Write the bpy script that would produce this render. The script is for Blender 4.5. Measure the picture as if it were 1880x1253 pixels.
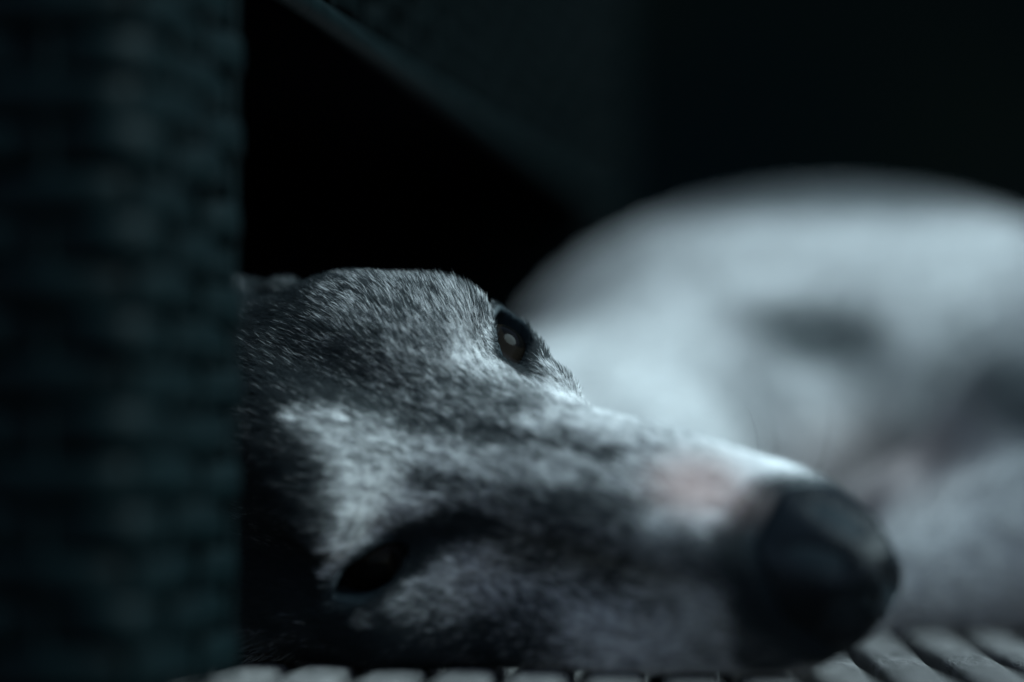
import math, sys
import numpy as np
try:
    import bpy
    from mathutils import Vector, Matrix
except ImportError:
    bpy = None
R = math.radians
CM = 0.01
CAM_H = 5.5          # camera height above the deck, cm
PITCH = R(3.27)
F_PX = 4440.0

# ------------------------------------------------------------------ camera, sky, light
if bpy:
    for o in list(bpy.data.objects): bpy.data.objects.remove(o)
    sc = bpy.context.scene
    col = sc.collection
    cd = bpy.data.cameras.new('camera'); cam = bpy.data.objects.new('camera', cd); col.objects.link(cam)
    cam.location = (0, 0, CAM_H*CM)
    cam.rotation_euler = (R(90)+PITCH, 0, 0)
    cd.sensor_width = 36.0; cd.lens = 36.0*F_PX/1880
    cd.clip_start = 0.02; cd.clip_end = 200
    cd.dof.use_dof = True; cd.dof.focus_distance = 0.732; cd.dof.aperture_fstop = 1.85
    cd.dof.aperture_blades = 0
    sc.camera = cam
    SUN_EL, SUN_AZ = 46.0, 106.0      # azimuth measured clockwise from +Y (away from the camera)
    w = bpy.data.worlds.new('World'); sc.world = w; w.use_nodes = True
    nt = w.node_tree; bg = nt.nodes['Background']
    sky = nt.nodes.new('ShaderNodeTexSky'); sky.sky_type = 'NISHITA'; sky.sun_disc = False
    sky.sun_elevation = R(SUN_EL); sky.sun_rotation = R(SUN_AZ)
    nt.links.new(sky.outputs[0], bg.inputs[0]); bg.inputs[1].default_value = 0.085
    sd = bpy.data.lights.new('sun', 'SUN'); sun = bpy.data.objects.new('sun', sd); col.objects.link(sun)
    sd.energy = 4.4; sd.angle = R(42); sd.color = (0.70, 0.95, 1.0)
    az, el = R(SUN_AZ), R(SUN_EL)
    dv = Vector((math.sin(az)*math.cos(el), math.cos(az)*math.cos(el), math.sin(el)))
    sun.rotation_euler = dv.to_track_quat('Z', 'Y').to_euler(); sun.location = dv*3
    sc.view_settings.view_transform = 'Standard'; sc.view_settings.look = 'None'
    sc.view_settings.exposure = 1.4; sc.view_settings.gamma = 1.0
    sc.view_settings.use_curve_mapping = False
    sc.cycles.max_bounces = 6; sc.cycles.diffuse_bounces = 3; sc.cycles.glossy_bounces = 2
    sc.cycles.transmission_bounces = 2; sc.cycles.transparent_max_bounces = 4
    sc.cycles.use_denoising = True

# ------------------------------------------------------------------ frames
cp, sp = math.cos(PITCH), math.sin(PITCH)
def cam2world(v):                       # camera axes (right, up, forward) in cm -> world cm
    v = np.asarray(v, float)
    return np.stack([v[..., 0], v[..., 2]*cp - v[..., 1]*sp, v[..., 2]*sp + v[..., 1]*cp], -1)
def nrm(v): v = np.asarray(v, float); return v/np.maximum(np.linalg.norm(v, axis=-1, keepdims=True), 1e-9)
_e0 = np.array([-1.63, -3.27, 72.15])
_F = nrm([.827, -.204, -.524]); _R = np.array([.467, .771, .437]); _R = nrm(_R-_F*(_R@_F)); _U = -np.cross(_F, _R)
HF, HR, HU = cam2world(_F), cam2world(_R), cam2world(_U)
HO = cam2world(_e0) + np.array([0, 0, CAM_H])       # head origin: midway between the eyes, world cm
HM = np.stack([HF, HR, HU], 1)                       # local -> world columns
def h2w(p): return np.asarray(p, float) @ HM.T + HO
def w2h(p): return (np.asarray(p, float) - HO) @ HM

# ------------------------------------------------------------------ noise
def _hash(ix, iy, iz, s):
    h = (ix*374761393 + iy*668265263 + iz*2147483647 + s*1274126177) & 0xffffffff
    h = ((h ^ (h >> 13))*1274126177) & 0xffffffff
    h = ((h ^ (h >> 16))*2246822519) & 0xffffffff
    return ((h ^ (h >> 15)) & 0xffffff)/float(0xffffff)
def vnoise(p, s=0):
    p = np.asarray(p, float); i = np.floor(p).astype(np.int64); f = p-i; f = f*f*(3-2*f)
    o = 0
    for dx in (0, 1):
        for dy in (0, 1):
            for dz in (0, 1):
                wgt = (f[:, 0] if dx else 1-f[:, 0])*(f[:, 1] if dy else 1-f[:, 1])*(f[:, 2] if dz else 1-f[:, 2])
                o = o + wgt*_hash(i[:, 0]+dx, i[:, 1]+dy, i[:, 2]+dz, s)
    return o                            # 0..1
def fbm(p, s=0, oct=3):
    a, o, t = 1.0, 0, 0
    for k in range(oct):
        o = o + a*vnoise(np.asarray(p)*2**k, s+k*7); t += a; a *= .5
    return o/t

# ------------------------------------------------------------------ implicit shapes (cm)
def smin(a, b, k):
    h = np.clip(.5+.5*(b-a)/k, 0, 1)
    return b+(a-b)*h - k*h*(1-h)
def smax(a, b, k): return -smin(-a, -b, k)
def ell(x, y, z, c, r):
    u, v, q = (x-c[0])/r[0], (y-c[1])/r[1], (z-c[2])/r[2]
    k0 = np.sqrt(u*u+v*v+q*q)
    k1 = np.sqrt((u/r[0])**2+(v/r[1])**2+(q/r[2])**2)+1e-6
    return k0*(k0-1)/k1
def cap(x, y, z, a, b, ra, rb):
    a = np.asarray(a, np.float32); b = np.asarray(b, np.float32); d = b-a; L = float(d@d)
    t = np.clip(((x-a[0])*d[0]+(y-a[1])*d[1]+(z-a[2])*d[2])/L, 0, 1)
    return np.sqrt((x-a[0]-t*d[0])**2+(y-a[1]-t*d[1])**2+(z-a[2]-t*d[2])**2) - (ra+(rb-ra)*t)

# head profile: x forward, y towards the dog's right eye, z towards the crown
PX = np.array([-14, -11, -9, -6, -3.5, -1.5, 0, 2, 4, 6, 8, 10, 11.5, 12.6, 13.4, 13.9])
PW = np.array([3.3, 3.2, 3.1, 3.55, 4.35, 4.25, 3.75, 3.1, 2.42, 1.95, 2.25, 2.75, 2.45, 1.9, 1.35, .7])
PT = np.array([1.6, 2.2, 2.7, 3.0, 2.85, 2.4, 2.0, 1.65, 1.45, 1.35, 1.28, 1.22, 1.15, 1.0, .7, .2])
PB = np.array([-7, -7, -6.8, -6.4, -6.1, -5.7, -5.3, -4.9, -4.6, -4.3, -4.0, -3.7, -3.4, -3.0, -2.4, -1.7])
PZ = np.array([-1.5, -1.3, -1.1, -.9, -1.0, -1.2, -1.3, -1.4, -1.5, -1.5, -1.5, -1.4, -1.3, -1.2, -1.0, -.8])
_tx = np.linspace(-16, 16, 641)
def _sm(v):
    q = np.interp(_tx, PX, v); k = np.hanning(33); k /= k.sum()
    return np.convolve(np.pad(q, 16, mode='edge'), k, 'valid')
TW, TT, TB, TZ = map(_sm, (PW, PT, PB, PZ))

EYE_C = np.array([-0.95, 3.38, -0.33]); EYE_R = 1.22
def eye_frame(s):                      # s = +1 dog's right (upper) eye, -1 the lower one
    a = nrm([.58, s*.65, .46]); b = np.array([.69, -s*.71, .16]); b = nrm(b-a*(a@b)); c = np.cross(a, b)
    if c[2] < 0: c = -c
    return a, b, c
EYE_OFF = np.array([-.2, .35, -.45])
C_EYE = [EYE_C, (EYE_C+EYE_OFF)*np.array([1, -1, 1])]

def head_sdf(x, y, z):
    ay = np.abs(y)
    w = np.interp(x, _tx, TW).astype(x.dtype); zt = np.interp(x, _tx, TT).astype(x.dtype)
    zb = np.interp(x, _tx, TB).astype(x.dtype); zm = np.interp(x, _tx, TZ).astype(x.dtype)
    up = z > zm
    hz = np.where(up, zt-zm, zm-zb); n = np.where(up, 2.25, 2.0)
    q = ((ay/w)**n + (np.abs(z-zm)/hz)**n)**(1/n) + 1e-6
    rad = np.sqrt(ay*ay+(z-zm)**2)
    d = np.where(q > .35, (1-1/q)*rad, -np.minimum(w, hz)*(1-q))
    # rounded front end
    d = np.maximum(d, x-13.9)
    d = np.maximum(d, -14.5-x)
    # muscles and bones
    d = smin(d, ell(x, ay, z, (-3.9, 2.1, 1.45), (3.4, 2.15, 1.7)), 1.0)      # temporal muscle
    d = smin(d, ell(x, ay, z, (-2.5, 3.35, 1.2), (1.6, 1.3, 1.0)), .9)   # brow
    d = smin(d, ell(x, ay, z, (-2.0, 3.95, .85), (1.1, .85, .75)), .5)
    d = smin(d, cap(x, ay, z, (1.3, 3.05, -.9), (-.6, 3.9, -1.6), .85, .8), .7)
    d = smin(d, cap(x, ay, z, (-.6, 3.9, -1.6), (-5.5, 4.5, -1.5), .75, 1.0), 1.0)   # cheek bone
    d = smin(d, ell(x, ay, z, (-5.2, 4.0, -3.3), (3.0, 1.5, 2.8)), 1.1)     # masseter
    d = smin(d, cap(x, ay, z, (10.5, 1.2, -2.5), (2.0, 2.2, -3.6), .85, .8), .9)    # flews
    d = smin(d, ell(x, ay, z, (6.0, 1.3, .6), (4.5, .75, .65)), .7)         # bridge edge
    d = smax(d, -cap(x, ay, z, (2.6, 0, 2.45), (-5, 0, 3.75), .45, .5), .9)  # forehead furrow
    d = smax(d, -ell(x, ay, z, (2.4, 3.3, 1.2), (1.7, .6, .8)), .8)        # hollow in front of the eye
    d = smax(d, -ell(x, ay, z, (-3.2, 5.2, .6), (1.0, .6, .8)), .8)        # hollow behind the eye
    d = smin(d, ell(x, y, z, (12.05, -.75, -1.75), (1.6, 1.3, .95)), .6)     # lip under the nose, pushed forward by the deck
    # mouth line
    mz = -3.05-.03*(x-8)**2*.3
    d = smax(d, -(np.maximum(np.sqrt((z-mz)**2+(ay-(w*.92))**2)-.16, x-12.9)), .25)
    return d

def eye_sdf(d, x, y, z):               # orbital rim, lids and the opening between them
    ay = np.abs(y)
    # lower orbital rim
    neg = (y < 0); sx = x-EYE_OFF[0]*neg; sy = ay-EYE_OFF[1]*neg; sz = z-EYE_OFF[2]*neg
    rp = ((-2.3, 4.55, -.05), (-1.2, 4.68, 0), (-.50, 4.45, -.15), (.25, 3.95, -.28), (1.3, 3.12, -.40), (2.6, 2.4, -.5))
    for k in range(5): d = smin(d, cap(sx, sy, sz, rp[k], rp[k+1], .42, .42), .45)
    # eyelids
    c = EYE_C; neg = (y < 0); ex = x-EYE_OFF[0]*neg; ey = ay-EYE_OFF[1]*neg; ez = z-EYE_OFF[2]*neg   # the lower eye sags a little
    re = np.sqrt((ex-c[0])**2+(ey-c[1])**2+(ez-c[2])**2)
    d = smin(d, re-(EYE_R+.17), .35)
    a, b, cc = eye_frame(1)
    lid = c+a*.88-cc*.66
    l0 = c+b*.75+a*.72-cc*.50; l1 = c-b*.95+a*.62-cc*.50
    d = smin(d, cap(ex, ey, ez, l0, lid, .30, .50), .3); d = smin(d, cap(ex, ey, ez, lid, l1, .50, .34), .3)
    pa = (ex-c[0])*a[0]+(ey-c[1])*a[1]+(ez-c[2])*a[2]
    pb = (ex-c[0])*b[0]+(ey-c[1])*b[1]+(ez-c[2])*b[2]
    pc = (ex-c[0])*cc[0]+(ey-c[1])*cc[1]+(ez-c[2])*cc[2]
    hgt = .57*(1-((pb-.05)/1.42)**2)
    op = np.maximum(np.abs(pc-.10)-hgt, -pa+.35)
    d = smax(d, -(op*.8), .10)
    d = smax(d, -(re-(EYE_R-.03)), .05)
    return d

def ear_sdf(x, y, z):                  # folded ears lying back along the skull
    ay = np.abs(y)
    p = cap(x, ay, z, (-8.2, 3.0, .9), (-13.2, 3.4, -2.2), .65, .5)
    q = ell(x, ay, z, (-10.8, 3.5, -1.2), (3.0, .5, 1.3))
    return smin(p, q, .5)

# body, world cm (x right, y away, z up)
BODY = [  # ellipsoids
    ((14.6, 109, 8.6), (15.2, 9.2, 9.8)), ((27.5, 107, 7.6), (11.3, 9.2, 8.8)),
]
def body_sdf(x, y, z):
    d = None
    for c, r in BODY:
        e = ell(x, y, z, c, r); d = e if d is None else smin(d, e, 1.6)
    nk = h2w([-11, 0, -2.2])
    def C(a, b, ra, rb, k):
        nonlocal d
        d = smin(d, cap(x, y, z, a, b, ra, rb), k)
    # neck from the back of the skull round to the shoulder
    n1 = np.array([-11.5, 85.5, 5.6]); n2 = np.array([-7.5, 93, 6.2]); n3 = np.array([.5, 101, 5.2])
    C(nk, n1, 4.1, 4.3, 2.0); C(n1, n2, 4.3, 4.8, 2.0); C(n2, n3, 4.6, 5.2, 3.0); C(n3, (9, 105, 7.0), 5.2, 6.5, 2.4)
    # forelegs folded on the deck between neck and belly
    C((4, 99, 5.5), (9.5, 92, 3.2), 3.6, 2.3, 2.2); C((9.5, 92, 3.2), (-1, 86.5, 2.0), 2.0, 1.45, 1.0)
    C((-1, 86.5, 2.0), (-5, 85.5, 1.7), 1.5, 1.6, .8)
    # thigh, shank, hock and foot of the upper hind leg, belly fold
    C((30, 102, 9), (21.5, 94, 6.2), 6.0, 5.0, 2.2)
    C((21.5, 93.5, 5.2), (15.8, 93, 3.6), 4.2, 2.7, 1.6)
    
    C((12.5, 89, 1.4), (22, 90, 4.2), 1.4, 4.2, 1.2); C((12.5, 89, 1.4), (9.5, 88.4, 1.2), 1.3, 1.25, .6)
    # lower hind leg
    C((27, 100, 4.0), (15, 96.5, 3.0), 4.2, 2.4, 2.0)
    # tail
    t = [(38, 108, 5), (43, 100, 2.5), (44, 92, 1.4), (40, 86, 1.0), (33, 83.5, .9)]
    rr = [2.2, 1.5, 1.1, .8, .5]
    for k in range(4): C(t[k], t[k+1], rr[k], rr[k+1], .8)
    return d

FLOOR_Z = 0.02
LIPS = [((7.6, 67.9, 1.3), (3.5, 70.3, 1.25), 1.0, 1.25), ((3.5, 70.3, 1.25), (-3.5, 72.3, 1.5), 1.25, 1.5), ((-3.5, 72.3, 1.5), (-9.5, 74.5, 2.2), 1.5, 2.0)]   # flews and cheek resting on the deck
def dog_sdf_w(P):                      # P (N,3) world cm
    P = np.asarray(P); x, y, z = P[:, 0], P[:, 1], P[:, 2]
    d = body_sdf(x, y, z)
    H = w2h(P); hx, hy, hz = H[:, 0], H[:, 1], H[:, 2]
    near = (hx > -17) & (hx < 17) & (np.abs(hy) < 9) & (np.abs(hz+2) < 9)
    if near.any():
        a, b, c = hx[near], hy[near], hz[near]
        hd = head_sdf(a, b, c)
        kk = np.clip((-a-6)/4, .05, 1)*2.0
        dd = smin(hd, d[near], kk)
        dd = smin(dd, ear_sdf(a, b, c), .35)
        Q = P[near]
        for l0, l1, r0, r1 in LIPS: dd = smin(dd, cap(Q[:, 0], Q[:, 1], Q[:, 2], l0, l1, r0, r1), 1.6)
        dd = eye_sdf(dd, a, b, c)
        d[near] = dd
    return smax(d, FLOOR_Z-z, .35)

def nose_sdf_h(x, y, z):
    ay = np.abs(y)
    d = ell(x, y, z, (12.3, 0, -.3), (1.9, 1.5, 1.3))
    d = smin(d, ell(x, ay, z, (12.75, .85, -.5), (1.2, .8, .9)), .4)
    d = smin(d, head_sdf(x, y, z)-.07, .2)
    d = smax(d, 10.75+.9*np.maximum(ay-.9, 0)+.9*np.maximum(-z-.2, 0)-x, .25)
    d = smax(d, -2.0-z, .3)
    d = smax(d, -ell(x, ay, z, (13.6, 1.1, -.35), (.95, .55, .55)), .25)
    d = smax(d, -cap(x, ay, z, (11.4, 1.0, 1.75), (13.2, .7, 1.05), .5, .4), .35)
    d = smax(d, -cap(x, ay, z, (13.5, 1.0, -.55), (12.8, 1.7, -.8), .2, .1), .15)
    d = smax(d, -cap(x, ay, z, (14.3, 0, .6), (13.9, 0, -2.2), .2, .2), .25)
    return d

# ------------------------------------------------------------------ surface nets on a rectilinear grid
def surface_nets(X, Y, Z, fn, bounds_pad=None):
    nx, ny, nz = len(X), len(Y), len(Z)
    V = np.empty((nx, ny, nz), np.float32)
    yy, zz = np.meshgrid(Y, Z, indexing='ij'); yz = np.stack([yy.ravel(), zz.ravel()], 1)
    for i0 in range(0, nx, 8):
        xs = X[i0:i0+8]
        P = np.concatenate([np.repeat(xs, len(yz))[:, None], np.tile(yz, (len(xs), 1))], 1).astype(np.float32)
        V[i0:i0+8] = fn(P).reshape(len(xs), ny, nz)
    s = V < 0
    cs = np.zeros((nx-1, ny-1, nz-1), np.int8)
    for a in (0, 1):
        for b in (0, 1):
            for c in (0, 1): cs += s[a:nx-1+a, b:ny-1+b, c:nz-1+c]
    act = (cs > 0) & (cs < 8)
    idx = -np.ones(act.shape, np.int64); ii, jj, kk = np.nonzero(act); idx[ii, jj, kk] = np.arange(len(ii))
    acc = np.zeros((len(ii), 3)); cnt = np.zeros(len(ii))
    G = (X, Y, Z)
    cor = [(a, b, c) for a in (0, 1) for b in (0, 1) for c in (0, 1)]
    for A in cor:
        for ax in range(3):
            if A[ax]: continue
            B = list(A); B[ax] = 1
            va = V[ii+A[0], jj+A[1], kk+A[2]]; vb = V[ii+B[0], jj+B[1], kk+B[2]]
            m = (va < 0) != (vb < 0); t = np.where(m, va/(va-vb+1e-12), 0)
            pa = np.stack([X[ii+A[0]], Y[jj+A[1]], Z[kk+A[2]]], 1); pb = np.stack([X[ii+B[0]], Y[jj+B[1]], Z[kk+B[2]]], 1)
            acc += np.where(m[:, None], pa+(pb-pa)*t[:, None], 0); cnt += m
    verts = acc/cnt[:, None]
    faces = []
    def quads(ax):
        sl0 = [slice(1, -1)]*3; sl0[ax] = slice(0, -1); sl1 = list(sl0); sl1[ax] = slice(1, None)
        a, b = s[tuple(sl0)], s[tuple(sl1)]
        for flip, m in ((0, a & ~b), (1, ~a & b)):
            q = np.nonzero(m); q = [v.copy() for v in q]
            o = [1, 1, 1]; o[ax] = 0
            c = [q[0]+o[0], q[1]+o[1], q[2]+o[2]]
            u, v = (ax+1) % 3, (ax+2) % 3
            def g(du, dv):
                r = [c[0].copy(), c[1].copy(), c[2].copy()]; r[u] -= du; r[v] -= dv
                return idx[r[0], r[1], r[2]]
            f = np.stack([g(1, 1), g(0, 1), g(0, 0), g(1, 0)], 1)
            faces.append(f[:, ::-1] if flip else f)
    for ax in range(3): quads(ax)
    F = np.concatenate(faces); F = F[(F >= 0).all(1)]
    return verts, F
def grad(fn, P, h=.02):
    g = np.empty_like(P)
    for k in range(3):
        e = np.zeros(3); e[k] = h
        g[:, k] = fn(P+e)-fn(P-e)
    return g/(2*h)
def project(fn, P, it=3, mx=.06):
    P = P.astype(np.float64)
    for _ in range(it):
        d = fn(P).astype(float); g = grad(fn, P); n2 = np.maximum((g*g).sum(1), .05)
        st = -(d/n2)[:, None]*g; L = np.linalg.norm(st, axis=1, keepdims=True)
        P = P+st*np.minimum(1, mx/np.maximum(L, 1e-9))*.9
    return P
def axis(*segs):                       # (end, step) pairs from a start
    v = [segs[0]]
    for e, st in segs[1:]:
        n = max(1, int(round((e-v[-1])/st))); v += list(np.linspace(v[-1], e, n+1)[1:])
    return np.array(v)
#==GEOM_END==

# ------------------------------------------------------------------ coat markings (0 dark, 1 white) in head space
# (x, y, z, radius, value, strength)
MARKS = [(-2.7,-3.5,2.7,0.56,0.15,1), (-4.3,-2.5,3.1,0.48,0.10,1), (-4.2,2.5,3.1,0.99,0.42,1), (-2.3,3.6,2.5,0.99,0.45,1), (-1.2,4.0,1.8,0.66,0.45,1), (-4.8,0.7,3.0,0.82,0.20,1), (-5.2,-0.6,3.0,0.98,0.08,1), (-3.4,-0.4,2.8,1.13,0.10,1), (-2.3,1.1,2.9,0.81,0.27,1), (-2.7,0.3,2.6,0.81,0.18,1), (-3.9,-1.2,3.2,0.65,0.10,1), (-1.4,1.5,2.6,0.97,0.48,1), (-1.1,2.3,2.5,0.81,0.50,1), (-0.9,3.2,2.0,0.74,0.62,1), (-0.7,3.7,1.2,0.50,0.55,1), (-1.2,4.6,0.7,0.42,0.75,1), (-0.1,2.1,1.7,0.81,0.75,1), (0.7,2.4,1.2,0.41,0.80,1), (-0.5,0.9,2.1,0.80,0.45,1), (-1.6,-0.4,2.4,0.80,0.25,1), (-0.4,-0.5,2.1,0.80,0.32,1), (0.6,0.6,1.8,0.80,0.45,1), (1.3,0.9,1.7,0.80,0.42,1), (1.7,0.2,1.6,0.79,0.35,1), (1.9,1.8,1.3,0.64,0.50,1), (0.7,3.9,0.1,0.30,0.30,2), (-0.1,4.5,-0.1,0.23,0.30,2), (1.2,2.6,0.6,0.26,0.15,1), (1.5,2.9,0.3,0.33,0.40,1), (2.8,2.4,0.3,0.64,0.85,1), (1.8,3.1,0.1,0.41,0.80,1), (5.0,1.5,1.3,0.78,0.85,1), (6.6,1.3,1.3,0.62,0.85,1), (3.3,0.6,1.5,0.78,0.70,1), (4.6,0.3,1.4,0.78,0.60,1), (5.4,0.1,1.4,0.62,0.42,1), (3.4,-0.2,1.5,0.62,0.38,1), (6.3,0.0,1.3,0.77,0.62,1), (8.4,1.1,1.3,0.91,0.95,1), (9.9,1.5,1.1,0.76,1.00,1), (10.8,1.4,1.0,0.60,0.95,1), (-3.2,-2.0,3.1,0.48,0.75,1), (-2.0,-1.9,2.9,0.63,0.75,1), (-0.8,-1.6,2.4,0.79,0.65,1), (-1.0,-2.5,2.4,0.79,0.70,1), (-0.4,-2.8,1.7,0.95,0.85,1), (0.1,-2.7,1.2,0.63,0.85,1), (0.8,-1.6,1.6,0.79,0.70,1), (2.4,-1.2,1.5,0.78,0.65,1), (4.2,-1.0,1.4,0.77,0.60,1), (0.9,-1.9,1.4,0.32,0.35,1), (1.8,-1.8,1.3,0.39,0.40,1), (3.0,-1.8,1.2,0.62,0.32,1), (4.5,-1.6,1.2,0.77,0.22,1), (5.8,-1.3,1.3,0.76,0.28,1), (7.0,-1.3,1.3,0.76,0.32,1), (5.5,-2.0,0.9,0.77,0.28,1), (7.2,-2.0,0.8,0.76,0.30,1), (8.9,-1.7,1.1,0.75,0.30,1), (9.9,-1.8,0.9,0.59,0.20,1), (4.3,-2.2,-0.2,0.78,0.32,1), (-1.5,-3.5,-1.9,0.99,0.00,1), (0.8,-3.3,0.1,0.79,0.00,1), (1.6,-2.7,0.3,0.55,0.00,1), (-0.8,-5.1,-0.6,0.64,0.00,1), (2.4,-2.3,0.6,0.63,0.12,1), (-1.1,-4.5,0.9,0.29,0.75,4), (-1.5,-5.0,0.2,0.24,0.70,4), (-1.4,-5.4,-0.4,0.19,0.55,3), (-0.8,-4.0,1.1,0.32,0.65,3), (1.8,-3.7,-0.3,0.55,0.70,1), (2.4,-3.0,-0.3,0.71,0.75,1), (1.3,-4.7,-0.7,0.63,0.60,1), (2.8,-3.5,-0.9,0.79,0.62,1), (2.4,-4.1,-0.9,0.63,0.60,1), (4.0,-3.0,-1.1,0.79,0.54,1), (-3.6,-3.0,3.0,0.96,0.12,1), (-3.7,-4.1,2.2,1.12,0.08,1), (-2.5,-3.9,2.4,0.79,0.10,1), (-2.6,-4.6,0.5,0.97,0.03,1), (-3.4,-5.7,-0.1,1.30,0.03,1), (-1.4,-6.3,-0.9,1.29,0.03,1), (1.1,-5.8,-1.4,1.11,0.07,1), (2.9,-4.9,-1.8,0.95,0.12,1), (4.1,-4.3,-1.8,0.79,0.25,1), (4.8,-4.0,-1.8,0.71,0.40,1), (-1.9,-3.1,2.6,0.63,0.28,1), (-1.5,-3.9,2.0,0.47,0.20,1), (5.9,-3.2,-1.4,0.78,0.62,1), (7.8,-2.8,-1.4,0.77,0.68,1), (6.0,-3.9,-2.0,0.62,0.85,1), (7.8,-2.2,-0.6,0.92,0.58,1), (5.5,-4.0,-2.0,0.63,0.60,1), (9.7,-2.7,-0.8,0.91,0.62,1), (10.1,-2.3,0.1,0.60,0.50,1), (5.9,-2.2,-0.9,0.78,0.42,1), (7.5,-0.5,1.3,0.76,0.70,1), (8.9,-0.3,1.2,0.75,0.85,1), (8.3,-1.0,1.3,0.60,0.70,1), (9.9,-0.8,1.2,0.45,0.60,1), (12.4,-2.0,-0.6,0.89,0.05,1), (11.3,-2.6,-1.1,0.90,0.15,1), (10.6,-0.7,1.2,0.45,0.12,1), (11.0,-1.5,0.8,0.67,0.03,1), (11.4,-2.2,0.0,0.74,0.04,1), (11.5,0.0,1.1,0.59,0.05,1), (10.2,-1.1,1.2,0.30,0.30,1), (-3.3,-2.0,3.2,0.32,0.74,2), (-2.7,-1.9,3.1,0.32,0.74,2), (-2.2,-1.8,3.0,0.32,0.74,2), (-1.7,-1.7,2.8,0.32,0.74,2), (-1.2,-1.6,2.6,0.32,0.74,2), (-0.8,-1.4,2.3,0.32,0.74,2), (-0.3,-1.3,2.1,0.32,0.74,2), (0.2,-1.2,1.9,0.32,0.74,2), (0.7,-1.1,1.8,0.32,0.74,2), (1.3,-1.0,1.7,0.31,0.74,2), (1.8,-0.9,1.6,0.31,0.74,2), (2.4,-0.7,1.5,0.31,0.74,2), (2.9,-0.6,1.5,0.31,0.74,2), (3.6,-0.5,1.5,0.31,0.74,2), (4.2,-0.4,1.4,0.31,0.74,2), (4.9,-0.3,1.4,0.31,0.74,2), (5.5,-0.1,1.4,0.31,0.74,2), (6.2,0.0,1.3,0.31,0.74,2), (6.8,0.2,1.3,0.31,0.74,2), (-3.0,-0.9,3.0,0.27,0.22,1.6), (-2.3,-0.7,2.7,0.27,0.22,1.6), (-1.7,-0.5,2.4,0.27,0.22,1.6), (-1.0,-0.4,2.2,0.27,0.22,1.6), (-0.3,-0.2,2.0,0.27,0.22,1.6), (0.3,-0.2,1.9,0.27,0.22,1.6), (0.8,-0.1,1.8,0.27,0.22,1.6), (1.4,-0.0,1.7,0.27,0.22,1.6), (2.0,0.0,1.6,0.27,0.22,1.6), (2.5,0.1,1.5,0.27,0.22,1.6), (3.1,0.2,1.5,0.27,0.22,1.6), (3.7,0.3,1.5,0.27,0.22,1.6), (4.2,0.4,1.4,0.26,0.22,1.6), (4.9,0.4,1.4,0.26,0.22,1.6), (5.6,0.4,1.4,0.26,0.22,1.6), (-1.3,-2.6,2.5,0.38,0.78,1.6), (-1.0,-3.2,2.1,0.38,0.78,1.6), (-0.6,-2.9,1.8,0.38,0.78,1.6), (-0.2,-2.6,1.5,0.38,0.78,1.6), (0.3,-2.5,1.2,0.38,0.78,1.6), (0.8,-2.5,1.0,0.38,0.78,1.6), (0.5,-2.1,1.5,0.25,0.30,1.8), (1.1,-1.9,1.4,0.25,0.30,1.8), (1.7,-1.7,1.4,0.25,0.30,1.8), (2.4,-1.7,1.3,0.25,0.30,1.8), (3.1,-1.6,1.3,0.25,0.30,1.8), (3.7,-1.5,1.3,0.25,0.30,1.8), (4.3,-1.5,1.3,0.25,0.30,1.8), (4.9,-1.4,1.3,0.25,0.30,1.8), (5.5,-1.3,1.3,0.24,0.30,1.8), (6.2,-1.3,1.3,0.24,0.30,1.8), (6.8,-1.3,1.3,0.24,0.30,1.8), (1.1,-2.3,1.1,0.22,0.62,1.6), (1.6,-2.2,1.0,0.22,0.62,1.6), (2.2,-2.1,1.0,0.22,0.62,1.6), (2.7,-2.0,1.0,0.22,0.62,1.6), (3.3,-2.0,0.9,0.22,0.62,1.6), (3.8,-2.0,0.8,0.22,0.62,1.6), (4.4,-2.0,0.7,0.22,0.62,1.6), (1.4,-2.6,0.6,0.22,0.28,1.5), (2.0,-2.5,0.5,0.22,0.28,1.5), (2.5,-2.4,0.4,0.22,0.28,1.5), (3.1,-2.3,0.4,0.22,0.28,1.5), (-1.0,-4.4,0.9,0.16,0.95,7), (-1.2,-4.7,0.5,0.16,0.95,7), (-1.4,-5.0,0.2,0.16,0.95,7), (-1.2,-5.4,-0.0,0.16,0.95,7), (-1.1,-5.7,-0.3,0.16,0.95,7), (1.8,-4.2,-0.6,0.25,0.50,2), (1.3,-4.6,-0.6,0.25,0.50,2), (0.8,-5.1,-0.6,0.25,0.50,2), (0.0,-5.8,-0.6,0.25,0.50,2), (-0.5,1.6,2.1,0.32,0.70,1.5), (0.1,1.8,1.7,0.32,0.70,1.5), (0.7,1.9,1.5,0.32,0.70,1.5), (1.3,2.0,1.3,0.32,0.70,1.5), (1.9,2.0,1.1,0.32,0.70,1.5), (-9.5,3.8,0,3.0,.05,1), (-8,2.5,2.5,1.8,.12,1), (-7,0,3,2.0,.1,1)]
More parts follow.
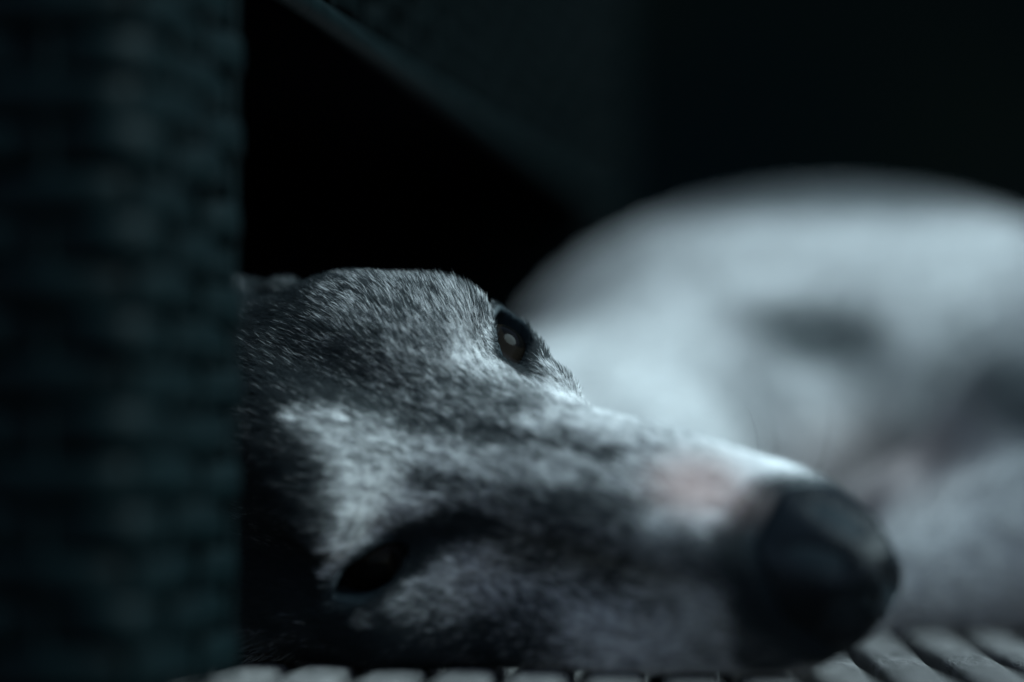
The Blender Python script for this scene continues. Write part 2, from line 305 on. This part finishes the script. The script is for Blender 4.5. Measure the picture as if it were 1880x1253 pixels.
#==MARKS==
def coat_head(H):
    x, y, z = H[:, 0], H[:, 1], H[:, 2]
    n1 = fbm(H*np.array([.4, 1.5, 1.5]), 3, 3)-.5
    c = np.full(len(H), .50)
    c = c + .22*np.clip((x-1)/6, -1, 1)
    W = np.full(len(H), 1.0); S = c*W
    for (mx, my, mz, r, v, s) in MARKS:
        g = s*np.exp(-(((x-mx)**2+(y-my)**2+(z-mz)**2)/(r*r))**1.3)*12
        W += g; S += g*v
    c = .48+1.02*(S/W-.49) + n1*.36
    for s in (1, -1):                                  # dark skin round each eye
        e = C_EYE[0 if s > 0 else 1]; dd = np.linalg.norm(H-e, axis=1)
        a, b, cc = eye_frame(s); q = H-e; pb = q@b; pc = q@cc; pa = q@a
        rim = np.sqrt(((pb-.25)/1.8)**2+((pc-.05)/np.where(pc < 0, .58, .66))**2)
        m = np.clip((1.25-rim)/.35, 0, 1)*(pa > .2)*(dd < 2.6)
        c = c*(1-m)+.0*m
    edge = 10.15+1.1*np.maximum(np.abs(y)-.9, 0)+.9*np.maximum(-z-.2, 0)-.9*np.clip(-y-.6, 0, 1)
    c = c*np.clip((edge-x+.25*(vnoise(H*3, 51)-.5))/1.2+.5, 0, 1)
    return np.clip(c, 0, 1)
BMARKS = [(5.8,100,9,4,2.6,.70,1), (19,88,3,6,3,.60,.8), (14.5,99,9.3,1.3,2.6,.42,.7), (9.6,99,8.2,1.6,2.2,.47,.7), (16.5,99,12.5,1.4,2.6,.62,.6), (20.5,100,13,2.0,1.6,.66,.6), (3,100,12,3,3,.62,.7), (17.5,94,6.5,4,2,.62,.5), (12.8,100,11.3,2.2,.8,.24,1), (11.2,100,12.0,2.0,1.0,.36,.8), (20.5,98,8.5,3.2,3.0,.35,1), (14.8,97,7.0,1.4,1.1,.5,.7), (9,99,7.5,2.2,1.2,.62,.6), (13.5,109,18.9,8.5,1.5,.36,2.0), (20,98,8,1.8,1.4,.12,1.5), (19,98,11,1.2,1.5,.5,.8), (15.6,97,6.8,1.2,.8,.3,1), (12.5,98,8.2,3,1.2,.66,1), (6.9,99,10.9,3,1.1,.7,1), (10.7,101,14.6,3,1.5,.72,.8), (5,100,12,3,2,.95,.5), (13.5,96,5.8,1.2,1.0,.5,.7), ]  # first mark lifts the coat where the flank turns from the light
#==BMARKS==
def coat_body(P):
    n = fbm(P*.30, 11, 3)-.5
    c = np.full(len(P), .63)+n*.50
    W = np.ones(len(P)); S = c.copy()
    for (mx, my, mz, rx, rz, v, s) in BMARKS:
        g = s*np.exp(-(((P[:, 0]-mx)/rx)**2+((P[:, 1]-my)/12)**2+((P[:, 2]-mz)/rz)**2)**1.2)*10
        W += g; S += g*v
    return np.clip(S/W, 0, 1)
def coat(P):
    H = w2h(P); t = np.clip((-H[:, 0]-9)/4, 0, 1)
    near = (np.abs(H[:, 1]) < 9) & (np.abs(H[:, 2]+2) < 9.5)
    t = np.where(near & (H[:, 0] > -14) & (H[:, 0] < 17), t, 1.0)
    ch, cb = coat_head(H), coat_body(P)
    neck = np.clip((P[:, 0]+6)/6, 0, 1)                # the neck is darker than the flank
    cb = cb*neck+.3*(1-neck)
    return ch*(1-t)+cb*t

# ------------------------------------------------------------------ helpers
rng = np.random.default_rng(7)
def link(o, parent=None):
    col.objects.link(o)
    if parent is not None: o.parent = parent
    return o
def tag(o, label=None, cat=None, group=None, kind=None):
    for k, v in (('label', label), ('category', cat), ('group', group), ('kind', kind)):
        if v: o[k] = v
    return o
def mesh_np(name, V, F, mat, parent=None, smooth=True, scale=CM):
    me = bpy.data.meshes.new(name)
    V = np.asarray(V, np.float32)*scale; F = np.asarray(F, np.int32); k = F.shape[1]
    me.vertices.add(len(V)); me.vertices.foreach_set('co', V.ravel())
    me.loops.add(F.size); me.loops.foreach_set('vertex_index', F.ravel())
    me.polygons.add(len(F)); me.polygons.foreach_set('loop_start', np.arange(0, F.size, k, dtype=np.int32))
    me.polygons.foreach_set('loop_total', np.full(len(F), k, np.int32))
    me.polygons.foreach_set('use_smooth', np.full(len(F), smooth))
    me.update(); me.validate(); me.materials.append(mat)
    return link(bpy.data.objects.new(name, me), parent)
def fattr(o, name, vals, dom='POINT'):
    a = o.data.attributes.new(name, 'FLOAT', dom); a.data.foreach_set('value', np.asarray(vals, np.float32))
def mat(name, base=(.5, .5, .5), rough=.5, spec=.5, fn=None):
    m = bpy.data.materials.new(name); m.use_nodes = True; b = m.node_tree.nodes['Principled BSDF']
    b.inputs['Base Color'].default_value = (*base, 1); b.inputs['Roughness'].default_value = rough
    b.inputs['Specular IOR Level'].default_value = spec
    if fn: fn(m.node_tree, b)
    return m
def N(nt, t, **kw):
    n = nt.nodes.new(t)
    for k, v in kw.items():
        if k in n.inputs: n.inputs[k].default_value = v
        else: setattr(n, k, v)
    return n
def ramp(nt, src, stops):
    r = nt.nodes.new('ShaderNodeValToRGB'); e = r.color_ramp.elements
    while len(e) < len(stops): e.new(.5)
    for q, (p, c) in zip(e, stops): q.position = p; q.color = (*c, 1)
    nt.links.new(src, r.inputs[0]); return r.outputs[0]

# ------------------------------------------------------------------ materials
COAT_STOPS = [(0, (.006, .009, .011)), (.3, (.054, .060, .063)), (.65, (.38, .38, .385)), (1, (.80, .80, .80))]
def _skin(nt, b):
    a = N(nt, 'ShaderNodeAttribute', attribute_name='coat')
    c = ramp(nt, a.outputs['Fac'], COAT_STOPS)
    mix = N(nt, 'ShaderNodeMix', data_type='RGBA'); mix.inputs[7].default_value = (.52, .33, .29, 1)
    p = N(nt, 'ShaderNodeAttribute', attribute_name='pink')
    nt.links.new(p.outputs['Fac'], mix.inputs[0]); nt.links.new(c, mix.inputs[6]); nt.links.new(mix.outputs[2], b.inputs['Base Color'])
    tc = N(nt, 'ShaderNodeTexCoord'); no = N(nt, 'ShaderNodeTexNoise', Scale=260.0, Detail=3.0)
    nt.links.new(tc.outputs['Object'], no.inputs['Vector'])
    bp = N(nt, 'ShaderNodeBump', Strength=.35, Distance=.001); nt.links.new(no.outputs[0], bp.inputs['Height']); nt.links.new(bp.outputs[0], b.inputs['Normal'])
def _fur(nt, b):
    a = N(nt, 'ShaderNodeAttribute', attribute_name='coat')
    c = ramp(nt, a.outputs['Fac'], COAT_STOPS)
    mix = N(nt, 'ShaderNodeMix', data_type='RGBA'); mix.inputs[7].default_value = (.52, .33, .29, 1)
    p = N(nt, 'ShaderNodeAttribute', attribute_name='pink')
    nt.links.new(p.outputs['Fac'], mix.inputs[0]); nt.links.new(c, mix.inputs[6]); nt.links.new(mix.outputs[2], b.inputs['Base Color'])
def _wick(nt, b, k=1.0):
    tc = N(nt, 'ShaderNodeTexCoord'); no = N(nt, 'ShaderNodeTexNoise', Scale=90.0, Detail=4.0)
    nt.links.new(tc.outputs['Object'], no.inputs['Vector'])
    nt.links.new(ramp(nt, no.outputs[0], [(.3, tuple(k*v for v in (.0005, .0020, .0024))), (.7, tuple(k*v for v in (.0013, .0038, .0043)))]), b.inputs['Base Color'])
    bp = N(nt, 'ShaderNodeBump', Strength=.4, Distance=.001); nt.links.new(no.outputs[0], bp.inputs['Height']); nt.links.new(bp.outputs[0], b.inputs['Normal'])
def _slat(nt, b):
    tc = N(nt, 'ShaderNodeTexCoord'); mp = N(nt, 'ShaderNodeMapping'); mp.inputs['Scale'].default_value = (1, .25, 1)
    no = N(nt, 'ShaderNodeTexNoise', Scale=260.0, Detail=6.0, Roughness=.7); nb = N(nt, 'ShaderNodeTexNoise', Scale=14.0, Detail=3.0)
    nt.links.new(tc.outputs['Object'], mp.inputs['Vector']); nt.links.new(mp.outputs[0], no.inputs['Vector']); nt.links.new(tc.outputs['Object'], nb.inputs['Vector'])
    mx = N(nt, 'ShaderNodeMath', operation='MULTIPLY_ADD'); mx.inputs[1].default_value = .6; nt.links.new(no.outputs[0], mx.inputs[0]); 
    m2 = N(nt, 'ShaderNodeMath', operation='MULTIPLY'); m2.inputs[1].default_value = .4; nt.links.new(nb.outputs[0], m2.inputs[0]); nt.links.new(m2.outputs[0], mx.inputs[2])
    nt.links.new(ramp(nt, mx.outputs[0], [(.36, (.022, .022, .022)), (.5, (.06, .058, .058)), (.64, (.10, .097, .097))]), b.inputs['Base Color'])
    n3 = N(nt, 'ShaderNodeTexNoise', Scale=1400.0, Detail=3.0, Roughness=.7); nt.links.new(mp.outputs[0], n3.inputs['Vector'])
    ad = N(nt, 'ShaderNodeMath', operation='MULTIPLY_ADD'); ad.inputs[1].default_value = .45; nt.links.new(n3.outputs[0], ad.inputs[0]); nt.links.new(no.outputs[0], ad.inputs[2])
    bp = N(nt, 'ShaderNodeBump', Strength=1.0, Distance=.002); nt.links.new(ad.outputs[0], bp.inputs['Height']); nt.links.new(bp.outputs[0], b.inputs['Normal'])
def _wall(nt, b):
    tc = N(nt, 'ShaderNodeTexCoord'); no = N(nt, 'ShaderNodeTexNoise', Scale=.9, Detail=1.0)
    nt.links.new(tc.outputs['Object'], no.inputs['Vector'])
    nt.links.new(ramp(nt, no.outputs[0], [(.35, (.0004, .0013, .0019)), (.5, (.0016, .0026, .0022)), (.65, (.0018, .0017, .0034))]), b.inputs['Base Color'])
def _eye(nt, b):
    a = N(nt, 'ShaderNodeAttribute', attribute_name='iris')
    c = ramp(nt, a.outputs['Fac'], [(0, (.001, .001, .001)), (.42, (.001, .001, .001)), (.47, (.003, .0025, .002)), (.80, (.004, .0032, .0025)), (.86, (.006, .005, .005)), (.95, (.008, .008, .008))])
    nt.links.new(c, b.inputs['Base Color'])
    b.inputs['Coat Weight'].default_value = 0; b.inputs['Coat Roughness'].default_value = .02
def _nose(nt, b):
    tc = N(nt, 'ShaderNodeTexCoord'); vo = N(nt, 'ShaderNodeTexVoronoi', Scale=1000.0)
    nt.links.new(tc.outputs['Object'], vo.inputs['Vector'])
    bp = N(nt, 'ShaderNodeBump', Strength=.5, Distance=.0006); nt.links.new(vo.outputs['Distance'], bp.inputs['Height']); nt.links.new(bp.outputs[0], b.inputs['Normal'])
M = {}
if bpy:
    M['skin'] = mat('dog_skin', rough=.6, spec=.04, fn=_skin)
    M['fur'] = mat('dog_fur', rough=.5, spec=.1, fn=_fur)
    M['wicker'] = mat('dark_wicker', rough=.55, spec=.03, fn=_wick)
    M['wicker_shade'] = mat('shade_toned_wicker', rough=.6, spec=.015, fn=lambda nt, b: _wick(nt, b, .42))  # same wicker, darkened in its colour to stand in for shade
    M['slat'] = mat('weathered_slats', rough=.8, spec=.12, fn=_slat)
    M['wall'] = mat('dark_wall', rough=.9, spec=.0, fn=_wall)
    M['eye'] = mat('eye', rough=.10, spec=.016, fn=_eye)
    M['nose'] = mat('nose_leather', (.002, .003, .004), .30, .07, fn=_nose)
    M['board'] = mat('shade_board', (.002, .002, .003), .9, .0)  # near-black colour stands in for the darkness inside and under the sofa
    M['cush'] = mat('cushion_cloth', (.02, .025, .03), .9, .1)
    M['ground'] = mat('ground', (.02, .02, .02), .9, .1)
    M['whisk'] = mat('whisker', (.02, .02, .02), .4, .4)

# ------------------------------------------------------------------ setting
def boxes_mesh(name, boxes, m, parent=None, bev=0.0):
    V, F = [], []
    for (c, ax, h) in boxes:             # centre, 3 axes, half sizes
        c = np.asarray(c, float); b0 = len(V)
        for i in (-1, 1):
            for j in (-1, 1):
                for k in (-1, 1): V.append(c+i*h[0]*np.asarray(ax[0])+j*h[1]*np.asarray(ax[1])+k*h[2]*np.asarray(ax[2]))
        for q in ((0, 1, 3, 2), (4, 6, 7, 5), (0, 4, 5, 1), (2, 3, 7, 6), (0, 2, 6, 4), (1, 5, 7, 3)): F.append([b0+t for t in q])
    o = mesh_np(name, V, F, m, parent, smooth=False)
    if bev:
        md = o.modifiers.new('bevel', 'BEVEL'); md.width = bev*CM; md.segments = 3
    return o
ZA = np.array([0, 0, 1.])
def build_deck():
    D = nrm([.0653, 1, 0]); S = nrm([1, -.0653, 0]); V, F = [], []
    x0 = 4.62-.0653*65.5                 # a gap crosses y=0 here
    ys = np.linspace(0, 260, 131)
    prof = [(-.82, -1.1), (-.82, -.26), (-.75, -.1), (-.6, -.025), (-.3, 0), (0, .0), (.3, 0), (.6, -.025), (.75, -.1), (.82, -.26), (.82, -1.1)]
    for k in range(-30, 52):
        xc = x0+(k+.5)*2.14; b0 = len(V); w = rng.normal(0, .03); hz = rng.normal(0, .02)
        for t in ys:
            wob = .008*math.sin(t*.35+k*2.1)
            for (px, pz) in prof: V.append(np.array([xc, -20, 0])+D*t+S*(px+w+wob)+ZA*(pz+hz+(.005*math.sin(t*.9+k) if pz > -.5 else 0)))
        n = len(prof)
        for i in range(len(ys)-1):
            for j in range(n-1): F.append([b0+i*n+j, b0+i*n+j+1, b0+(i+1)*n+j+1, b0+(i+1)*n+j])
    o = mesh_np('deck_floor', V, F, M['slat']); tag(o, kind='structure')
    g = boxes_mesh('ground', [((0, 0, -3.2), (np.array([1., 0, 0]), np.array([0, 1., 0]), ZA), (3000, 3000, 1))], M['ground']); tag(g, kind='structure')
def build_wall():
    o = boxes_mesh('back_wall', [((60, 420, 200), (np.array([1., 0, 0]), np.array([0, 1., 0]), ZA), (700, 8, 202))], M['wall'])
    tag(o, 'dark out of focus wall behind the dog and the sofa', 'wall')

SD = nrm([.204, 1, 0]); SN = nrm([1, -.204, 0])    # sofa side runs along SD, faces SN
S0 = np.array([-9.07, 57.5, 0])                     # outer near corner on the deck
def sofa_pt(a, b, z): return S0+SD*a-SN*b+ZA*z      # a away from the camera, b into the sofa, z up
def strand(path, nrmv, V, F, hh=.5, th=.11, closed=False):
    path = np.asarray(path); nrmv = np.asarray(nrmv); n = len(path); k = 8; b0 = len(V)
    for i in range(n):
        for j in range(k):
            a = 2*math.pi*j/k; cx, cy = math.cos(a), math.sin(a)
            cx = math.copysign(abs(cx)**.6, cx)
            V.append(path[i]+ZA*hh*cx+nrmv[i]*th*cy)
    for i in range(n if closed else n-1):
        for j in range(k):
            F.append([b0+i*k+j, b0+i*k+(j+1) % k, b0+((i+1) % n)*k+(j+1) % k, b0+((i+1) % n)*k+j])
def woven(name, pts, nrms, z0, z1, row, stake, amp, parent, closed, m_=None):
    pts = np.asarray(pts); nrms = np.asarray(nrms); V, F = [], []
    seg = np.linalg.norm(np.diff(pts, axis=0), axis=1); s = np.concatenate([[0], np.cumsum(seg)])
    L = s[-1]; ns = max(2, int(round(L/stake/2))*2) if closed else L/stake
    st = L/ns
    m = int(L/.3); u = np.linspace(0, L, m, endpoint=not closed)
    P = np.stack([np.interp(u, s, pts[:, k]) for k in range(3)], 1); Nn = nrm(np.stack([np.interp(u, s, nrms[:, k]) for k in range(3)], 1))
    nr = int((z1-z0)/row)
    for r in range(nr):
        off = amp*(1+rng.normal(0, .15))*np.cos(math.pi*u/st+math.pi*(r % 2)+rng.normal(0, .12))+.05*np.sin(u*1.7+r*2.3)+rng.normal(0, .03)
        z = z0+(r+.5)*row+.07*np.sin(u*.8+r*1.3)+rng.normal(0, .04)
        strand(P+Nn*off[:, None]+ZA*z[:, None], Nn, V, F, row*.46, .12, closed)
    q = 0
    while (q+.0)*st < L-1e-6:                       # stakes
        uu = q*st+.0; p = np.array([np.interp(uu, s, pts[:, k]) for k in range(3)]); b0 = len(V)
        for zz in (z0, z1):
            for j in range(6):
                a = j*math.pi/3; V.append(p+np.array([.17*math.cos(a), .17*math.sin(a), zz]))
        for j in range(6): F.append([b0+j, b0+(j+1) % 6, b0+6+(j+1) % 6, b0+6+j])
        q += 1
    return mesh_np(name, V, F, m_ or M['wicker'], parent)
def rrect(a0, a1, b0, b1, r=1.0):
    pts, ns = [], []
    for (ca, cb, t0) in ((a1-r, b0+r, 270), (a1-r, b1-r, 0), (a0+r, b1-r, 90), (a0+r, b0+r, 180)):
        for t in range(0, 91, 15):
            q = R(t0+t); pts.append(sofa_pt(ca+r*math.cos(q), cb+r*math.sin(q), 0)); ns.append(SD*math.cos(q)-SN*math.sin(q))
    pts.append(pts[0]); ns.append(ns[0])
    return pts, ns
def build_sofa():
    root = bpy.data.objects.new('wicker_sofa', None); link(root); root.empty_display_size = .1
    tag(root, 'dark woven wicker sofa, its blurred leg standing left of the dog', 'sofa')
    LEN, WID, RIM = 78.0, 140.0, 19.6
    for (a0, b0, top) in ((0, .0, 58), (LEN-8.5, 0, 58), (0, WID-8.5, 58), (LEN-8.5, WID-8.5, 58)):
        p, n = rrect(a0, a0+8.6, b0, b0+8.5, 1.1)
        leg = woven('leg', p, n, .3, top, 1.15, 2.35, .16, root, True, M['wicker_shade'] if a0 else None)  # far legs take the wicker with shade in its colour
        boxes_mesh('leg_dark_liner', [(sofa_pt(a0+4.3, b0+4.25, 29), (SD, SN, ZA), (3.75, 3.7, 28.9))], M['board'], leg)  # added black core, darkens the hollow behind the weave
    p = [sofa_pt(8.4, .5, 0), sofa_pt(LEN-8.3, .5, 0)]
    sp_ = woven('side_panel', p, [SN, SN], RIM+.9, 57, 1.15, 2.1, .16, root, False, M['wicker_shade'])
    p = [sofa_pt(.5, 8.4, 0), sofa_pt(.5, WID-8.3, 0)]
    woven('front_panel', p, [-SD, -SD], RIM+.9, 40, 1.15, 2.1, .16, root, False)
    V, F = [], []                                   # rounded bottom rim of the side and the front
    for (a, b) in (((8.2, .5), (LEN-8.2, .5)), ((.5, 8.2), (.5, WID-8.2))):
        b0 = len(V)
        for (q, w_) in (a, b):
            for j in range(12):
                t = 2*math.pi*j/12; out = -1 if a[1] == b[1] else 0
                pp = sofa_pt(q+(0 if out else .42*math.cos(t)), w_+(.42*math.cos(t) if out else 0), RIM+.4+.42*math.sin(t)); V.append(pp)
        for j in range(12): F.append([b0+j, b0+(j+1) % 12, b0+12+(j+1) % 12, b0+12+j])
    mesh_np('rim', V, F, M['wicker'], root)
    boxes_mesh('underside', [(sofa_pt(LEN/2, WID/2, 26), (SD, SN, ZA), (LEN/2-1.4, WID/2-1.4, 5.2))], M['board'], root)
    boxes_mesh('side_dark_liner', [(sofa_pt(LEN/2, 1.6, 43.6), (SD, SN, ZA), (LEN/2-8.6, .5, 12.2)), (sofa_pt(LEN/2, 1.6, 26), (SD, SN, ZA), (LEN/2-8.6, .5, 5.3))], M['board'], root)  # added liner, paints the open interior behind the weave dark
    for bb in (4.3, WID-4.3): boxes_mesh('armrest', [(sofa_pt(LEN/2, bb, 59.2), (SD, SN, ZA), (LEN/2+.5, 4.8, 1.1))], M['wicker'], root, .5)
    boxes_mesh('added_back_board', [(sofa_pt(LEN-3, WID/2, 10.6), (SD, SN, ZA), (.8, WID/2-9, 10.1))], M['board'], root)  # board added to keep the view under the sofa black
    boxes_mesh('seat_cushion', [(sofa_pt(LEN/2-3, WID/2, 37.5), (SD, SN, ZA), (LEN/2-6, WID/2-9.5, 6))], M['cush'], root, 2)
    boxes_mesh('backrest', [(sofa_pt(LEN-5, WID/2, 56), (SD, SN, ZA), (4, WID/2-9, 24))], M['cush'], root, 2)

# ------------------------------------------------------------------ the dog
HS = 0.12
def build_dog():
    b = [h2w((x, y, z)) for x in (-12, 14.5) for y in (-5.6, 5.6) for z in (-7.3, 3.6)]
    lo, hi = np.min(b, 0)-.3, np.max(b, 0)+.3
    X = axis(-22, (lo[0], .6), (hi[0], HS), (47, .6)); Y = axis(lo[1]-.6, (hi[1], HS), (118, .6), (122, .6))
    Z = axis(-.6, (0, .2), (min(hi[2], 13.2), HS), (20, .5))
    V, F = surface_nets(X, Y, Z, dog_sdf_w)
    V = project(dog_sdf_w, V, 3)
    dog = mesh_np('dog', V, F, M['skin'])
    c = coat(V); fattr(dog, 'coat', c*.8); fattr(dog, 'pink', pink(V))
    tag(dog, 'grey and white brindle greyhound lying on the slatted deck with its head on its side', 'dog')
    # nose leather
    A = axis(9.9, (14.8, .07)); B = axis(-2.9, (2.9, .07)); Cz = axis(-2.6, (1.9, .07))
    fn = lambda P: nose_sdf_h(P[:, 0], P[:, 1], P[:, 2])
    v, f = surface_nets(A, B, Cz, fn); v = project(fn, v, 2, .03)
    mesh_np('nose', h2w(v), f[:, ::-1] if np.linalg.det(HM) < 0 else f, M['nose'], dog)
    for s in (1, -1):
        e = C_EYE[0 if s > 0 else 1]; a, bb, cc = eye_frame(s)
        V2, F2 = [], []; n, m = 28, 48; at = []
        for i in range(n+1):
            th = math.pi*i/n
            for j in range(m):
                ph = 2*math.pi*j/m; r = EYE_R*(1+.10*max(0, 1-(th/.62)**2))
                V2.append(e+r*(a*math.cos(th)+math.sin(th)*(bb*math.cos(ph)+cc*math.sin(ph)))); at.append(min(1, th/.85))
        for i in range(n):
            for j in range(m): F2.append([i*m+j, (i+1)*m+j, (i+1)*m+(j+1) % m, i*m+(j+1) % m])
        o = mesh_np('eyeball', h2w(np.array(V2)), F2, M['eye'], dog); fattr(o, 'iris', at)
    for (lx, s, lz, dx, dy, dz, L) in ((9.4, 1, -.6, -.1, .95, .5, 1.6), (10.4, 1, -1.0, .15, .9, .3, 2.6), (8.6, 1, -1.6, -.3, .9, -.1, 3.0), (10.0, -1, -1.0, .1, .9, .3, 2.4), (8.8, -1, -1.5, -.2, .9, .2, 2.8), (7.6, -1, -1.1, -.3, .9, .4, 2.6)):
        q = project(dog_sdf_w, h2w(np.array([[lx, s*2.4, lz]])), 12, .2)[0]; dd = nrm(HM@np.array([dx, s*dy, dz])); bend = -HF*.9
        V3, F3 = [], []
        for i in range(13):
            t = i/12; c0 = q+dd*L*t+bend*L*.35*t*t; r = .016*(1-.85*t)
            for j in range(5): V3.append(c0+r*(HF*math.cos(j*1.2566)+HU*math.sin(j*1.2566)))
        for i in range(12):
            for j in range(5): F3.append([i*5+j, i*5+(j+1) % 5, i*5+5+(j+1) % 5, i*5+5+j])
        mesh_np('whisker', V3, F3, M['whisk'], dog)
    return dog, V, F
def pink(P):
    H = w2h(P); g = np.exp(-(((H[:, 0]-8.6)/1.5)**2+((H[:, 1]-.3)/1.0)**2+((H[:, 2]-1.2)/1.3)**2)**1.5)*.55
    g += .2*np.exp(-(((P[:, 0]-14.0)/4)**2+((P[:, 1]-95)/7)**2+((P[:, 2]-5.8)/2.6)**2)**1.5)
    return np.clip(g, 0, 1)

def tangent_flow(P, Nn):
    """hair direction: from the nose back over the skull; tail-wards on the body"""
    H = w2h(P); near = (H[:, 0] > -13) & (np.abs(H[:, 1]) < 9) & (np.abs(H[:, 2]+2) < 9.5) & (H[:, 0] < 17)
    d = np.tile(np.array([-1.0, 0, 0]), (len(P), 1))
    x, y, z = H[:, 0], H[:, 1], H[:, 2]
    d[:, 1] += .35*np.sign(y)*np.clip(np.abs(y)/3, 0, 1)*np.clip((x+1)/5, -1, 1)*-0.5
    d[:, 2] += -.35*np.clip((-z)/3, 0, 1)
    d[:, 1] += .5*np.clip(1-np.abs(x+2)/3, 0, 1)*np.clip(y/1.5, -1, 1)*np.clip(z, 0, 1)
    for s in (1, -1):                                  # hair parts round the eyes
        e = C_EYE[0 if s > 0 else 1]; q = H-e; r = np.linalg.norm(q, axis=1)
        w_ = np.exp(-((r-1.0)/1.3)**2)[:, None]; d = d*(1-.75*w_)+nrm(q)*w_*.75+np.array([-.35, 0, .1])*w_
    d[:, 1] += (vnoise(H*.9, 21)-.5)*.35; d[:, 2] += (vnoise(H*.9, 22)-.5)*.35
    dw = d@HM.T
    db = np.tile(np.array([.9, .1, -.25]), (len(P), 1))
    dw = np.where(near[:, None], dw, db)
    dw = dw-Nn*(dw*Nn).sum(1, keepdims=True)
    return nrm(dw)

def build_fur(dog, V, F, count_head=330000, count_body=45000):
    T = np.concatenate([F[:, [0, 1, 2]], F[:, [0, 2, 3]]])
    a, b, c = V[T[:, 0]], V[T[:, 1]], V[T[:, 2]]
    n = np.cross(b-a, c-a); A = np.linalg.norm(n, axis=1)*.5; ctr = (a+b+c)/3
    n = n/np.maximum(np.linalg.norm(n, axis=1, keepdims=True), 1e-9)
    view = nrm(np.array([0, 0, CAM_H])-ctr); vis = (n*view).sum(1)
    H = w2h(ctr); hd = (H[:, 0] > -12) & (np.abs(H[:, 1]) < 7) & (np.abs(H[:, 2]+2) < 7.5) & (H[:, 0] < 14)
    out = []
    for (m, cnt) in ((hd & (vis > -.45), count_head), (~hd & (vis > -.3) & (ctr[:, 0] > -8), count_body)):
        w_ = A*m; p = w_/w_.sum(); k = rng.choice(len(T), cnt, p=p)
        u, v = rng.random(cnt), rng.random(cnt); f = u+v > 1; u[f] = 1-u[f]; v[f] = 1-v[f]
        P = a[k]+(b[k]-a[k])*u[:, None]+(c[k]-a[k])*v[:, None]
        out.append((P, n[k]))
    for gi, (P, Nn) in enumerate(out):
        head = gi == 0
        if head:
            g = grad(dog_sdf_w, P, .05); Nn = nrm(g)
            H = w2h(P); keep = np.ones(len(P), bool)
            keep &= ~((nose_sdf_h(H[:, 0], H[:, 1], H[:, 2])) < .12)
            for s in (1, -1):
                e = C_EYE[0 if s > 0 else 1]; aa, bb, cc = eye_frame(s); q = H-e
                r = np.sqrt((q@bb/1.40)**2+((q@cc-.1)/.57)**2)
                keep &= ~((r < 1) & (q@aa > 0)); keep &= np.linalg.norm(q, axis=1) > EYE_R+.06
            P, Nn = P[keep], Nn[keep]; H = H[keep]
        out[gi] = (P, Nn)
    P = np.concatenate([o[0] for o in out]); Nn = np.concatenate([o[1] for o in out]); ish = np.zeros(len(P), bool); ish[:len(out[0][0])] = True
    n_ = len(P); H = w2h(P); T_ = tangent_flow(P, Nn); B = np.cross(Nn, T_)
    L = np.where(ish, np.interp(H[:, 0], [-8, -2, 3, 8, 13], [.44, .37, .36, .30, .16]), .9)*rng.uniform(.6, 1.15, n_)
    for s in (1, -1):
        e = C_EYE[0 if s > 0 else 1]; r = np.linalg.norm(H-e, axis=1); L = np.where(ish & (r < 2.0), L*np.clip((r-.9)/1.1, .35, 1), L)
    tuft = np.exp(-(((H[:, 0]+1.6)/1.3)**2+((np.abs(H[:, 1])-3.9)/1.0)**2+((H[:, 2]-1.6)/1.2)**2)); L = L*(1+1.0*tuft*ish)
    clump = nrm(np.stack([vnoise(P*4, 31)-.5, vnoise(P*4, 32)-.5, vnoise(P*4, 33)-.5], 1))*.16
    T_ = nrm(T_+B*rng.normal(0, .14, n_)[:, None]+clump*.45)
    lift = np.clip(rng.normal(.42, .12, n_), .08, .8)[:, None]
    pts = np.empty((n_, 4, 3))
    dirn = nrm(T_+Nn*lift*1.5); cur = P-Nn*.02
    pts[:, 0] = cur
    for k in range(1, 4):
        cur = cur+dirn*(L/3)[:, None]; pts[:, k] = cur; dirn = nrm(dirn*.7+T_*.3+Nn*lift*.05)
    cc = coat(P); rnd = rng.random(n_)
    streak = .45*vnoise(H*np.array([1.8, 7, 7]), 41)+.55*vnoise(H*np.array([4.5, 14, 14]), 42)-.5
    hv = np.clip(cc+streak*(.12+2.6*cc*(1-cc)), 0, 1)
    col_ = np.where(rnd < np.clip(1.2*hv**1.8, 0, 1), np.clip(hv*.5+.42, 0, 1)*rng.uniform(.85, 1.05, n_), hv*.38*rng.uniform(.6, 1.2, n_))
    col_ = np.where(ish, col_, np.clip(cc*rng.uniform(.85, 1.1, n_), 0, 1))
    rad = np.where(ish, .0062, .018)*rng.uniform(.8, 1.2, n_)
    hc = bpy.data.hair_curves.new('fur'); hc.add_curves([4]*n_)
    hc.attributes['position'].data.foreach_set('vector', (pts*CM).astype(np.float32).ravel())
    ra = hc.attributes.get('radius') or hc.attributes.new('radius', 'FLOAT', 'POINT')
    ra.data.foreach_set('value', ((rad[:, None]*np.array([1, .9, .6, .12]))*CM).astype(np.float32).ravel())
    ca = hc.attributes.new('coat', 'FLOAT', 'CURVE'); ca.data.foreach_set('value', col_.astype(np.float32))
    pa_ = hc.attributes.new('pink', 'FLOAT', 'CURVE'); pa_.data.foreach_set('value', pink(P).astype(np.float32))
    hc.materials.append(M['fur'])
    link(bpy.data.objects.new('fur', hc), dog)

if bpy:
    build_deck(); build_wall(); build_sofa()
    dog, DV, DF = build_dog()
    build_fur(dog, DV, DF)
